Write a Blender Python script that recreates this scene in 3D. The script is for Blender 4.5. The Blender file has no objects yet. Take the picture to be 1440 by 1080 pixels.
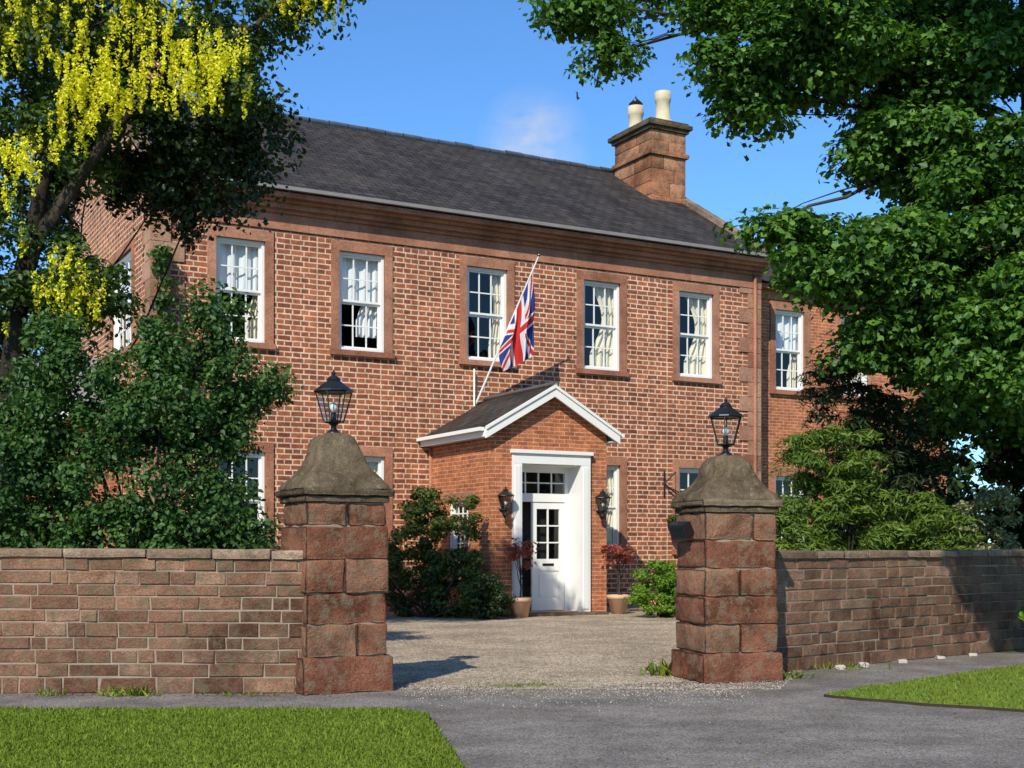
import bpy, math, random
import numpy as np
from mathutils import Vector, Matrix, noise
random.seed(7)
RNG = np.random.default_rng(11)
SC = bpy.context.scene
COL = SC.collection

# ------------------------------------------------------------------ materials
def new_mat(name):
    m = bpy.data.materials.new(name); m.use_nodes = True
    nt = m.node_tree; nt.nodes.clear()
    out = nt.nodes.new('ShaderNodeOutputMaterial')
    return m, nt, out
def N(nt, typ, **kw):
    n = nt.nodes.new(typ)
    for k, v in kw.items():
        if k in n.inputs: n.inputs[k].default_value = v
        else: setattr(n, k, v)
    return n
def ramp(nt, stops):
    r = nt.nodes.new('ShaderNodeValToRGB')
    els = r.color_ramp.elements
    while len(els) < len(stops): els.new(0.5)
    for e, (p, c) in zip(els, stops):
        e.position = p; e.color = (*c, 1)
    return r
def math_n(nt, op, a, b=None, clamp=False):
    n = nt.nodes.new('ShaderNodeMath'); n.operation = op; n.use_clamp = clamp
    for i, v in enumerate((a, b)):
        if v is None: continue
        if isinstance(v, (int, float)): n.inputs[i].default_value = v
        else: nt.links.new(v, n.inputs[i])
    return n.outputs[0]
def mixc(nt, fac, a, b, bt='MIX'):
    n = nt.nodes.new('ShaderNodeMix'); n.data_type = 'RGBA'; n.blend_type = bt
    for i, v in ((0, fac), (6, a), (7, b)):
        if isinstance(v, (int, float)): n.inputs[i].default_value = v
        elif isinstance(v, tuple): n.inputs[i].default_value = (*v, 1)
        else: nt.links.new(v, n.inputs[i])
    return n.outputs[2]
def objco(nt):
    return nt.nodes.new('ShaderNodeTexCoord').outputs['Object']
def noise_n(nt, scale, detail=4, rough=0.6, vec=None):
    n = N(nt, 'ShaderNodeTexNoise', Scale=scale, Detail=detail, Roughness=rough)
    if vec is None: vec = objco(nt)
    nt.links.new(vec, n.inputs['Vector'])
    return n.outputs['Fac']
def bump(nt, h, strength, dist):
    b = N(nt, 'ShaderNodeBump', Strength=strength, Distance=dist)
    nt.links.new(h, b.inputs['Height'])
    return b.outputs['Normal']
def finish(nt, out, col, rough=0.8, nrm=None, metal=0.0, spec=0.3):
    p = N(nt, 'ShaderNodeBsdfPrincipled', Roughness=rough, Metallic=metal)
    p.inputs['Specular IOR Level'].default_value = spec
    if isinstance(col, tuple): p.inputs['Base Color'].default_value = (*col, 1)
    else: nt.links.new(col, p.inputs['Base Color'])
    if nrm is not None: nt.links.new(nrm, p.inputs['Normal'])
    nt.links.new(p.outputs[0], out.inputs['Surface'])
    return p
def attr(nt, name='rnd'):
    a = nt.nodes.new('ShaderNodeAttribute'); a.attribute_name = name
    return a.outputs['Fac']
def ramp_from(nt, fac, a, b, p0=.3, p1=.7):
    r = ramp(nt, [(p0, a), (p1, b)]); nt.links.new(fac, r.inputs[0]); return r.outputs[0]

def plain(name, col, rough=0.6, var=0.15, scale=6, metal=0, spec=0.3, bmp=0.0):
    m, nt, out = new_mat(name)
    f = noise_n(nt, scale)
    c = mixc(nt, f, tuple(x*(1-var) for x in col), tuple(min(1, x*(1+var)) for x in col))
    nrm = bump(nt, noise_n(nt, scale*8), bmp, 0.01) if bmp else None
    finish(nt, out, c, rough, nrm, metal, spec)
    return m
def stone(name, cols, scale=5, bmp=0.6, lichen=None, stain=.8, lt=.52):
    m, nt, out = new_mat(name)
    v = math_n(nt, 'ADD', math_n(nt, 'MULTIPLY', attr(nt), 0.62), math_n(nt, 'MULTIPLY', noise_n(nt, scale, 5, .65), 0.5), True)
    k = len(cols)
    r = ramp(nt, [(0.15+0.75*i/(k-1), c) for i, c in enumerate(cols)])
    nt.links.new(v, r.inputs[0])
    fine = noise_n(nt, scale*14, 3, .7)
    c = mixc(nt, 1.0, r.outputs[0], ramp_from(nt, fine, (0.6,)*3, (1.32,)*3), 'MULTIPLY')
    big = noise_n(nt, scale*.35, 5, .7)
    c = mixc(nt, stain, c, ramp_from(nt, big, (0.38, 0.36, 0.33), (1.08, 1.08, 1.06), .36, .6), 'MULTIPLY')
    if lichen:
        l = noise_n(nt, scale*2.2, 5, .7)
        lr = ramp(nt, [(lt, (0, 0, 0)), (lt+.1, (1, 1, 1))]); nt.links.new(l, lr.inputs[0])
        c = mixc(nt, math_n(nt, 'MULTIPLY', lr.outputs[0], 0.6), c, lichen)
    h = math_n(nt, 'ADD', noise_n(nt, scale*2, 5, .7), math_n(nt, 'MULTIPLY', fine, .5))
    finish(nt, out, c, 0.92, bump(nt, h, bmp, 0.03), spec=.12)
    return m

def brick_mat(name, c1, c2, mo, bw, rh, ms, squash=1.0, dirt=.5):
    m, nt, out = new_mat(name)
    uv = nt.nodes.new('ShaderNodeUVMap').outputs[0]
    nz = N(nt, 'ShaderNodeTexNoise', Scale=3.0, Detail=3)
    nt.links.new(uv, nz.inputs['Vector'])
    mx = nt.nodes.new('ShaderNodeVectorMath'); mx.operation = 'SCALE'; mx.inputs['Scale'].default_value = 0.022
    nt.links.new(nz.outputs['Color'], mx.inputs[0])
    ad = nt.nodes.new('ShaderNodeVectorMath'); ad.operation = 'ADD'
    nt.links.new(uv, ad.inputs[0]); nt.links.new(mx.outputs[0], ad.inputs[1])
    b = nt.nodes.new('ShaderNodeTexBrick')
    b.offset = 0.5; b.squash = squash; b.squash_frequency = 2
    b.inputs['Color1'].default_value = (*c1, 1); b.inputs['Color2'].default_value = (*c2, 1)
    b.inputs['Mortar'].default_value = (*mo, 1)
    b.inputs['Scale'].default_value = 1; b.inputs['Mortar Size'].default_value = ms
    b.inputs['Mortar Smooth'].default_value = .35; b.inputs['Bias'].default_value = 0
    b.inputs['Brick Width'].default_value = bw; b.inputs['Row Height'].default_value = rh
    nt.links.new(ad.outputs[0], b.inputs['Vector'])
    n1 = noise_n(nt, 0.6, 5, .7, uv); n2 = noise_n(nt, 22, 3, .7, uv); n3 = noise_n(nt, 4.5, 4, .75, uv)
    c = mixc(nt, dirt, b.outputs['Color'], ramp_from(nt, n1, (.58, .52, .48), (1.18, 1.14, 1.1)), 'MULTIPLY')
    c = mixc(nt, .85, c, ramp_from(nt, n3, (.55, .50, .48), (1.38, 1.34, 1.3)), 'MULTIPLY')
    c = mixc(nt, .6, c, ramp_from(nt, n2, (.65,)*3, (1.3,)*3), 'MULTIPLY')
    h = math_n(nt, 'SUBTRACT', math_n(nt, 'MULTIPLY', n2, .3), b.outputs['Fac'])
    finish(nt, out, c, .9, bump(nt, h, .6, .01), spec=.12)
    return m

def leaf_mat(name, cols, trans=0.35, rough=.5, spec=.35):
    m, nt, out = new_mat(name)
    big = noise_n(nt, 1.1, 2, .6)
    v = math_n(nt, 'ADD', math_n(nt, 'MULTIPLY', attr(nt), .6), math_n(nt, 'MULTIPLY', big, .5), True)
    k = len(cols)
    r = ramp(nt, [(0.1+.8*i/(k-1), c) for i, c in enumerate(cols)]); nt.links.new(v, r.inputs[0])
    p = N(nt, 'ShaderNodeBsdfPrincipled', Roughness=rough)
    p.inputs['Specular IOR Level'].default_value = spec
    nt.links.new(r.outputs[0], p.inputs['Base Color'])
    t = nt.nodes.new('ShaderNodeBsdfTranslucent')
    tc = mixc(nt, 1.0, r.outputs[0], (1.5, 1.6, .6), 'MULTIPLY')
    nt.links.new(tc, t.inputs['Color'])
    mx = nt.nodes.new('ShaderNodeMixShader'); mx.inputs[0].default_value = trans
    nt.links.new(p.outputs[0], mx.inputs[1]); nt.links.new(t.outputs[0], mx.inputs[2])
    nt.links.new(mx.outputs[0], out.inputs['Surface'])
    return m

M = {}
M['brick'] = brick_mat('brick_facade', (.46, .155, .078), (.23, .075, .05), (.70, .56, .40), .28, .108, .016, .62, .65)
M['brick2'] = brick_mat('brick_porch', (.56, .19, .08), (.37, .12, .058), (.55, .39, .27), .24, .08, .009, 1, .5)
M['sand'] = stone('red_sandstone_trim', [(.30, .12, .075), (.42, .19, .115), (.48, .24, .155)], 3, .4, stain=.6)
M['quoin'] = stone('quoin_stone', [(.28, .13, .085), (.40, .21, .135), (.46, .28, .19)], 3, .5, stain=.6)
M['pier'] = stone('pier_stone', [(.16, .062, .038), (.26, .10, .058), (.32, .145, .085), (.37, .21, .135)], 4.5, 1.0, (.20, .16, .10), stain=.95, lt=.5)
M['cap'] = stone('cap_stone', [(.10, .07, .045), (.18, .13, .08), (.27, .20, .13)], 6, 1.0, (.27, .25, .17), stain=1, lt=.57)
M['wall'] = stone('wall_stone', [(.14, .07, .042), (.21, .105, .066), (.27, .145, .09), (.34, .21, .14)], 4, .9, (.14, .12, .07), stain=1, lt=.5)
M['mortar'] = plain('wall_mortar', (.30, .225, .165), .95, .4, 9, bmp=.5)
M['coping'] = stone('coping_stone', [(.19, .12, .08), (.28, .18, .12), (.36, .25, .18)], 4, .8, (.14, .12, .08))
M['chim'] = stone('chimney_stone', [(.30, .11, .055), (.45, .20, .105), (.48, .26, .16)], 2.2, .8, (.14, .09, .06), stain=1, lt=.5)
M['white'] = plain('white_paint', (.82, .81, .77), .4, .04, 3)
M['pale'] = plain('pale_stone', (.42, .38, .32), .9, .3, 9, bmp=.4)
M['sash'] = plain('sash_paint', (.80, .79, .75), .45, .06, 8)
M['black'] = plain('black_iron', (.012, .012, .013), .35, .3, 20, spec=.5)
M['lead'] = plain('lead_flashing', (.24, .225, .21), .8, .4, 5)
M['gutter'] = plain('gutter_paint', (.24, .22, .205), .6, .3, 3)
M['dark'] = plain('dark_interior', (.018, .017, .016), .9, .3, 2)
M['hall'] = plain('hall_plaster', (.42, .34, .25), .8, .1, 2)
M['curtain'] = plain('cream_curtain', (.78, .71, .55), .9, .08, 4)
M['net'] = plain('net_blind', (.78, .80, .82), .9, .05, 3)
M['pot'] = plain('chimney_pot_clay', (.56, .47, .31), .8, .4, 3, bmp=.3)
M['terra'] = plain('terracotta', (.60, .38, .24), .8, .2, 6)
M['soil'] = plain('soil', (.04, .028, .02), .95, .4, 15)
M['bark'] = stone('bark', [(.03, .024, .019), (.06, .047, .036), (.10, .085, .068)], 5, 1.0)
M['pole'] = plain('flagpole_paint', (.6, .6, .58), .4, .05, 5)
M['brass'] = plain('brass', (.35, .25, .10), .3, .1, 5, metal=1)
M['litter'] = plain('leaf_litter', (.20, .13, .06), .9, .6, 30)

def slate():
    m, nt, out = new_mat('roof_slate')
    uv = nt.nodes.new('ShaderNodeUVMap').outputs[0]
    b = nt.nodes.new('ShaderNodeTexBrick'); b.offset = .5
    b.inputs['Color1'].default_value = (.068, .060, .057, 1); b.inputs['Color2'].default_value = (.036, .032, .031, 1)
    b.inputs['Mortar'].default_value = (.012, .011, .011, 1)
    b.inputs['Scale'].default_value = 1; b.inputs['Mortar Size'].default_value = .012
    b.inputs['Brick Width'].default_value = .3; b.inputs['Row Height'].default_value = .2
    nt.links.new(uv, b.inputs['Vector'])
    mp = nt.nodes.new('ShaderNodeMapping'); mp.inputs['Scale'].default_value = (1.6, .25, 1)
    nt.links.new(uv, mp.inputs[0])
    n1 = noise_n(nt, 1.0, 5, .7, mp.outputs[0]); n2 = noise_n(nt, 9, 3, .7, uv); n3 = noise_n(nt, .5, 5, .75, uv)
    c = mixc(nt, .9, b.outputs['Color'], ramp_from(nt, n1, (.55, .53, .5), (1.4, 1.33, 1.27)), 'MULTIPLY')
    c = mixc(nt, .7, c, ramp_from(nt, n2, (.65,)*3, (1.3,)*3), 'MULTIPLY')
    c = mixc(nt, ramp_from(nt, n3, (0, 0, 0), (.45,)*3, .5, .7), c, (.085, .068, .048))
    sep = nt.nodes.new('ShaderNodeSeparateXYZ'); nt.links.new(uv, sep.inputs[0])
    fr = math_n(nt, 'FRACT', math_n(nt, 'DIVIDE', sep.outputs[1], .2))
    h = math_n(nt, 'ADD', math_n(nt, 'SUBTRACT', 1.0, fr), math_n(nt, 'MULTIPLY', n2, .6))
    finish(nt, out, c, .85, bump(nt, h, .8, .025), spec=.1)
    return m
M['slate'] = slate()

def glass():
    m, nt, out = new_mat('window_glass')
    t = nt.nodes.new('ShaderNodeBsdfTransparent'); t.inputs[0].default_value = (.93, .95, .94, 1)
    g = nt.nodes.new('ShaderNodeBsdfGlossy'); g.inputs['Roughness'].default_value = .02
    nrm = bump(nt, noise_n(nt, 2.5, 2), .15, .02); nt.links.new(nrm, g.inputs['Normal'])
    lw = N(nt, 'ShaderNodeLayerWeight', Blend=.5)
    f = math_n(nt, 'ADD', math_n(nt, 'MULTIPLY', math_n(nt, 'POWER', lw.outputs['Facing'], 4.0), .6), .06, True)
    mx = nt.nodes.new('ShaderNodeMixShader')
    nt.links.new(f, mx.inputs[0]); nt.links.new(t.outputs[0], mx.inputs[1]); nt.links.new(g.outputs[0], mx.inputs[2])
    nt.links.new(mx.outputs[0], out.inputs['Surface'])
    return m
M['glass'] = glass()

M['maple'] = leaf_mat('sycamore_leaf', [(.018, .052, .009), (.042, .105, .014), (.08, .18, .020), (.13, .25, .03)], .25)
M['lab'] = leaf_mat('laburnum_leaf', [(.02, .042, .010), (.045, .085, .014), (.085, .14, .02)], .25)
M['yew'] = leaf_mat('yew_leaf', [(.009, .018, .006), (.020, .038, .010), (.042, .065, .013)], .15)
M['yellow'] = leaf_mat('laburnum_flower', [(.50, .46, .02), (.76, .70, .03), (.88, .83, .06)], .3)
M['shrub'] = leaf_mat('shrub_leaf', [(.018, .048, .012), (.045, .105, .02), (.085, .165, .03)], .25)
M['shrub2'] = leaf_mat('porch_shrub_leaf', [(.03, .055, .012), (.07, .105, .018), (.125, .16, .03)], .3)
M['conif'] = leaf_mat('cypress_spray', [(.05, .09, .013), (.10, .165, .02), (.165, .235, .03)], .25)
M['vari'] = leaf_mat('variegated_leaf', [(.08, .11, .03), (.24, .25, .11), (.45, .43, .24)], .25)
M['bright'] = leaf_mat('bright_bush_leaf', [(.07, .15, .015), (.13, .25, .02), (.20, .33, .03)], .35)
M['acer'] = leaf_mat('red_acer_leaf', [(.16, .035, .025), (.32, .075, .05), (.45, .15, .09)], .3)
M['blade'] = leaf_mat('grass_blade', [(.12, .17, .018), (.18, .245, .03), (.26, .33, .05)], .3, .8, .1)
M['distant'] = leaf_mat('distant_leaf', [(.015, .035, .012), (.03, .06, .018), (.05, .09, .025)], .2)

def ground_mat(name, c1, c2, c3, sc, bmp, pebble=0, patch=None):
    m, nt, out = new_mat(name)
    n1 = noise_n(nt, .5, 5, .65); n2 = noise_n(nt, sc, 4, .75)
    c = ramp_from(nt, n1, c1, c2)
    c = mixc(nt, ramp_from(nt, n2, (0, 0, 0), (.8, .8, .8)), c, c3)
    h = n2
    if pebble:
        v = N(nt, 'ShaderNodeTexVoronoi', Scale=pebble); nt.links.new(objco(nt), v.inputs['Vector'])
        bw = nt.nodes.new('ShaderNodeRGBToBW'); nt.links.new(v.outputs['Color'], bw.inputs[0])
        c = mixc(nt, .8, c, ramp_from(nt, bw.outputs[0], (.55, .53, .5), (1.4, 1.38, 1.35)), 'MULTIPLY')
        h = math_n(nt, 'SUBTRACT', math_n(nt, 'MULTIPLY', n2, .4), v.outputs['Distance'])
    if patch:
        p = noise_n(nt, patch, 5, .7)
        c = mixc(nt, .8, c, ramp_from(nt, p, (.68, .66, .63), (1.18, 1.16, 1.12), .4, .6), 'MULTIPLY')
    finish(nt, out, c, .95, bump(nt, h, bmp, .02), spec=.1)
    return m
M['grass'] = ground_mat('grass_ground', (.10, .155, .022), (.15, .21, .03), (.19, .25, .04), 30, .5)
M['tarmac'] = ground_mat('tarmac', (.155, .14, .128), (.225, .203, .186), (.265, .24, .22), 60, .4, 90, 1.1)
M['gravel'] = ground_mat('gravel', (.40, .325, .24), (.52, .43, .325), (.40, .32, .235), 12, .9, 38, .9)
M['pebble'] = stone('pebble', [(.26, .21, .16), (.48, .40, .31), (.62, .54, .43)], 20, .3)

# ------------------------------------------------------------------ mesh builder
class MB:
    def __init__(s, xf=None):
        s.v = []; s.f = []; s.mi = []; s.r = []; s.sm = []; s.mats = []; s.xf = xf
    def m(s, name):
        if name not in s.mats: s.mats.append(name)
        return s.mats.index(name)
    def add(s, vs, fs, mat, rnd=None, smooth=False):
        b = len(s.v)
        for p in vs:
            p = Vector(p)
            if s.xf: p = s.xf @ p
            s.v.append(p)
        k = s.m(mat); r = random.random() if rnd is None else rnd
        for f in fs:
            s.f.append([b+i for i in f]); s.mi.append(k); s.r.append(r); s.sm.append(smooth)
    def quad(s, pts, mat, **k): s.add(pts, [list(range(len(pts)))], mat, **k)
    def box(s, x0, x1, y0, y1, z0, z1, mat, **k):
        vs = [(x, y, z) for z in (z0, z1) for y in (y0, y1) for x in (x0, x1)]
        s.add(vs, [(0, 2, 3, 1), (4, 5, 7, 6), (0, 1, 5, 4), (2, 6, 7, 3), (0, 4, 6, 2), (1, 3, 7, 5)], mat, **k)
    def chamfer(s, x0, x1, y0, y1, z0, z1, c, mat, **k):
        j = lambda: random.uniform(-.005, .005)
        vs = [(x0, y1, z0), (x1, y1, z0), (x1, y1, z1), (x0, y1, z1),
              (x0+j(), y0+c, z0+j()), (x1+j(), y0+c, z0+j()), (x1+j(), y0+c, z1+j()), (x0+j(), y0+c, z1+j()),
              (x0+c+j(), y0+j(), z0+c+j()), (x1-c+j(), y0+j(), z0+c+j()), (x1-c+j(), y0+j(), z1-c+j()), (x0+c+j(), y0+j(), z1-c+j())]
        fs = [(3, 2, 1, 0), (0, 1, 5, 4), (1, 2, 6, 5), (2, 3, 7, 6), (3, 0, 4, 7),
              (4, 5, 9, 8), (5, 6, 10, 9), (6, 7, 11, 10), (7, 4, 8, 11), (8, 9, 10), (8, 10, 11)]
        s.add(vs, fs, mat, **k)
    def tube(s, p0, p1, r0, r1, n, mat, smooth=True, cap=True):
        s.path([p0, p1], [r0, r1], n, mat, smooth, cap)
    def path(s, pts, rs, n, mat, smooth=True, cap=True, wob=0):
        vs = []; fs = []
        pts = [Vector(p) for p in pts]
        for i, p in enumerate(pts):
            d = (pts[min(i+1, len(pts)-1)]-pts[max(i-1, 0)]).normalized()
            a = Vector((0, 0, 1)) if abs(d.z) < .9 else Vector((1, 0, 0))
            u = d.cross(a).normalized(); w = d.cross(u)
            for j in range(n):
                t = 2*math.pi*j/n
                r = rs[i]*(1+wob*(random.random()-.5))
                vs.append(p+u*math.cos(t)*r+w*math.sin(t)*r)
        for i in range(len(pts)-1):
            for j in range(n):
                k = (j+1) % n
                fs.append((i*n+j, i*n+k, (i+1)*n+k, (i+1)*n+j))
        if cap:
            fs.append(tuple(range(n))); fs.append(tuple((len(pts)-1)*n+j for j in range(n)))
        s.add(vs, fs, mat, smooth=smooth)
    def lathe(s, c, prof, n, mat, smooth=True, rot=0):
        vs = []; fs = []
        for (r, z) in prof:
            for j in range(n):
                t = 2*math.pi*j/n+rot
                vs.append((c[0]+r*math.cos(t), c[1]+r*math.sin(t), c[2]+z))
        for i in range(len(prof)-1):
            for j in range(n):
                k = (j+1) % n
                fs.append((i*n+j, i*n+k, (i+1)*n+k, (i+1)*n+j))
        fs.append(tuple(range(n))[::-1]); fs.append(tuple((len(prof)-1)*n+j for j in range(n)))
        s.add(vs, fs, mat, smooth=smooth)
    def obj(s, name, parent=None):
        me = bpy.data.meshes.new(name)
        me.from_pydata([tuple(v) for v in s.v], [], s.f)
        for m in s.mats: me.materials.append(M[m])
        me.polygons.foreach_set('material_index', s.mi)
        me.polygons.foreach_set('use_smooth', s.sm)
        a = me.attributes.new('rnd', 'FLOAT', 'FACE'); a.data.foreach_set('value', s.r)
        uvl = me.uv_layers.new(name='UVMap')
        me.update()
        for p in me.polygons:
            n = p.normal; ax, ay, az = abs(n.x), abs(n.y), abs(n.z)
            for li in p.loop_indices:
                co = me.vertices[me.loops[li].vertex_index].co
                if az >= ax and az >= ay: uv = (co.x, co.y)
                elif ay >= ax: uv = (co.x, co.z)
                else: uv = (co.y, co.z)
                uvl.data[li].uv = uv
        o = bpy.data.objects.new(name, me); COL.objects.link(o)
        if parent: o.parent = parent
        return o

def empty(name, loc=(0, 0, 0), rz=0):
    e = bpy.data.objects.new(name, None); COL.objects.link(e)
    e.location = loc; e.rotation_euler = (0, 0, rz); e.empty_display_size = .3
    return e

# ------------------------------------------------------------------ scatter
def rots(nrm, rng):
    n = nrm/np.linalg.norm(nrm, axis=1, keepdims=True)
    a = rng.normal(size=n.shape); t = np.cross(a, n); t /= np.linalg.norm(t, axis=1, keepdims=True)+1e-9
    b = np.cross(n, t)
    return np.stack([t, b, n], axis=2)
LEAF_V = np.array([(0, -.5, 0), (.33, -.12, .10), (.24, .25, .07), (0, .55, -.05), (-.24, .25, .07), (-.33, -.12, .10)])
LEAF_F = [(0, 1, 2, 3), (0, 3, 4, 5)]
MAP_V = np.array([(0, -.5, 0), (.30, -.32, .08), (.56, .02, .04), (.27, .12, .06), (0, .60, -.08), (-.27, .12, .06), (-.56, .02, .04), (-.30, -.32, .08)])
MAP_F = [(0, 1, 2, 3, 4), (0, 4, 5, 6, 7)]
def scatter(name, parts, parent=None):
    V = []; L = []; LS = []; MI = []; RD = []; mats = []; vb = 0; lb = 0
    for tv, tf, P, S, R, mn in parts:
        if len(P) == 0: continue
        if mn not in mats: mats.append(mn)
        n, k = len(P), len(tv)
        v = P[:, None, :]+np.einsum('nij,kj->nki', R, tv)*S[:, None, None]
        V.append(v.reshape(-1, 3))
        fl = np.concatenate([np.array(f) for f in tf]); lens = np.array([len(f) for f in tf])
        L.append((vb+np.arange(n)[:, None]*k+fl[None, :]).ravel())
        st = np.concatenate([[0], np.cumsum(lens)[:-1]])
        LS.append((lb+np.arange(n)[:, None]*len(fl)+st[None, :]).ravel())
        MI.append(np.full(n*len(tf), mats.index(mn)))
        RD.append(np.repeat(RNG.random(n), len(tf)))
        vb += n*k; lb += n*len(fl)
    V = np.concatenate(V); L = np.concatenate(L); LS = np.concatenate(LS); MI = np.concatenate(MI); RD = np.concatenate(RD)
    me = bpy.data.meshes.new(name)
    me.vertices.add(len(V)); me.vertices.foreach_set('co', V.astype(np.float32).ravel())
    me.loops.add(len(L)); me.loops.foreach_set('vertex_index', L.astype(np.int32))
    me.polygons.add(len(LS)); me.polygons.foreach_set('loop_start', LS.astype(np.int32))
    for m in mats: me.materials.append(M[m])
    me.polygons.foreach_set('material_index', MI.astype(np.int32))
    me.update(calc_edges=True); me.validate()
    a = me.attributes.new('rnd', 'FLOAT', 'FACE')
    if len(a.data) == len(RD): a.data.foreach_set('value', RD.astype(np.float32))
    o = bpy.data.objects.new(name, me); COL.objects.link(o)
    if parent: o.parent = parent
    return o
def clumps_of(blobs, rng, lo=.45):
    C = []
    for (x, y, z, rx, ry, rz, n) in blobs:
        d = rng.normal(size=(n, 3)); d /= np.linalg.norm(d, axis=1, keepdims=True)
        rad = lo+(1.05-lo)*rng.random(n)**.6
        C.append(np.array([x, y, z])+d*rad[:, None]*np.array([rx, ry, rz]))
    return np.concatenate(C)
def leaves_at(C, rng, per, cr, size, up=.6, flat=.6, out=.8, droop=0):
    n = len(C)*per
    c = np.repeat(C, per, axis=0)
    crr = np.repeat(cr*(.55+.9*rng.random(len(C))), per)
    d = rng.normal(size=(n, 3)); d /= np.linalg.norm(d, axis=1, keepdims=True)
    rad = rng.random(n)**.5*(1+.25*(rng.random(n) > .9))
    P = c+d*(rad*crr)[:, None]*np.array([1, 1, flat])
    P[:, 2] -= droop*(rad*crr)**2
    nr = d*out+rng.normal(size=(n, 3))*.55+np.array([0, 0, up])
    S = size*(.55+.75*rng.random(n))
    return P, S, rots(nr, rng)

def limb(mb, p0, p1, r0, r1, seg=6, bend=.15, mat='bark', n=7):
    p0 = Vector(p0); p1 = Vector(p1); L = (p1-p0).length
    off = Vector((random.uniform(-1, 1), random.uniform(-1, 1), random.uniform(-.2, .8)))*bend*L
    pts = []; rs = []
    for i in range(seg+1):
        t = i/seg
        p = p0.lerp(p1, t)+off*math.sin(math.pi*t)*.6
        p += Vector((random.uniform(-1, 1), random.uniform(-1, 1), random.uniform(-1, 1)))*.02*L*(0 < i < seg)
        pts.append(p); rs.append(r0+(r1-r0)*t**.8)
    mb.path(pts, rs, n, mat, wob=.12)
    return pts

# ------------------------------------------------------------------ GROUND
def sheet(name, poly, z, mat, thick=0):
    mb = MB()
    vs = [(x, y, z) for x, y in poly]
    mb.add(vs, [list(range(len(poly)))], mat)
    if thick:
        n = len(poly)
        vs2 = vs+[(x, y, z-thick) for x, y in poly]
        mb.add(vs2, [(i, n+i, n+(i+1) % n, (i+1) % n) for i in range(n)], 'soil')
    return mb.obj(name)
sheet('ground', [(-600, -600), (600, -600), (600, 900), (-600, 900)], 0, 'grass')
sheet('road', [(-60, -8), (60, -8), (60, 11.0), (9.5, 18.6), (3.2, 14.4), (2.7, 13.8), (-1.0, 13.3), (-1.6, 12.2), (-60, 12.2)], .004, 'tarmac')
random.seed(3)
edge = []
for i in range(61):
    t = i/60
    edge.append((-1.25+t*3.2, 12.55+t*.35+.25*noise.noise(Vector((t*7, 1, 0)))+.10*noise.noise(Vector((t*31, 1, 0)))+.04*random.uniform(-1, 1)-.35*math.sin(t*3.14)))
sheet('gravel_drive', edge+[(2.4, 13.6), (3.4, 14.8), (9.3, 19.2), (16, 30), (16, 40), (-16, 34), (-16, 16), (-4, 13.2), (-1.7, 12.7)], .008, 'gravel')
lawnL = [(-30, 10.75), (-1.1, 10.48), (-.85, 10.42), (-.68, 10.2), (-.58, 9.6), (-.45, 8.8), (-.30, 7.8), (-.15, 6.5), (0, 4.5), (-.2, 1.5), (-2, -1), (-30, -2)][::-1]
lawnR = [(2.80, 11.52), (3.05, 11.25), (3.5, 10.9), (4.3, 10.35), (6, 9.6), (9, 8.9), (30, 6), (30, 11), (12, 17.2), (9.6, 17.5), (6.1, 14.75), (4.6, 13.35), (3.3, 12.1)]
def rough_edge(poly, amp=.035):
    out = []
    for i, (x, y) in enumerate(poly):
        x2, y2 = poly[(i+1) % len(poly)]
        L = math.hypot(x2-x, y2-y)
        k = max(1, int(min(L, 6)/.12)) if abs(x) < 12 and abs(x2) < 31 else 1
        if L > 8: k = 200
        for j in range(k):
            t = j/k; q = Vector((x+(x2-x)*t, y+(y2-y)*t, 0))
            nn = noise.noise(q*3)*amp*1.2+random.uniform(-1, 1)*amp*.35
            out.append((q.x+nn*(y2-y)/L, q.y-nn*(x2-x)/L))
    return out
lawnL = rough_edge(lawnL); lawnR = rough_edge(lawnR)
sheet('lawn', lawnL, .03, 'grass', .026)
sheet('lawn', lawnR, .03, 'grass', .026)

def inpoly(P, poly):
    x, y = P[:, 0], P[:, 1]; c = np.zeros(len(P), bool); j = len(poly)-1
    for i in range(len(poly)):
        xi, yi = poly[i]; xj, yj = poly[j]
        m = ((yi > y) != (yj > y)) & (x < (xj-xi)*(y-yi)/(yj-yi+1e-12)+xi)
        c ^= m; j = i
    return c
BL_V = np.array([(-.16, 0, 0), (.16, 0, 0), (.10, .2, .55), (0, .55, .9), (-.10, .2, .55)]); BL_F = [(0, 1, 2, 3, 4)]
def blades(n, poly, box, h):
    P = np.column_stack([RNG.uniform(box[0], box[1], n), RNG.uniform(box[2], box[3], n), np.full(n, .028)])
    P = P[inpoly(P, poly)]; k = len(P)
    nr = np.column_stack([RNG.normal(size=k)*.45, RNG.normal(size=k)*.45, np.ones(k)])
    return (BL_V, BL_F, P, h*(.4+.8*RNG.random(k)+.8*(RNG.random(k) > .97)), rots(nr, RNG), 'blade')
scatter('grass_blades', [blades(120000, lawnL, (-4.8, .1, 7.2, 10.8), .026), blades(60000, lawnR, (2.7, 8, 9.5, 17), .028)])
wp = []
for (x, y, r, k, h) in [(-3.48, 11.6, .12, 110, .09), (-4.2, 11.62, .07, 40, .07), (.12, 12.4, .2, 260, .035), (1.75, 13.4, .12, 220, .15), (3.5, 14.2, .3, 160, .07), (-2.4, 11.6, .2, 60, .05), (2.75, 13.2, .15, 120, .08)]:
    P = np.column_stack([x+RNG.normal(size=k)*r, y+RNG.normal(size=k)*r*.4, np.full(k, .01)])
    nr = np.column_stack([RNG.normal(size=k)*.5, RNG.normal(size=k)*.5, np.ones(k)])
    wp.append((BL_V*np.array([.5, 1, 1]), BL_F, P, h*(.5+.8*RNG.random(k)), rots(nr, RNG), 'blade'))
scatter('weeds', wp)
OC_V = np.array([(1, 0, 0), (-1, 0, 0), (0, .8, 0), (0, -.8, 0), (0, 0, .6), (0, 0, -.6)])
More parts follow.
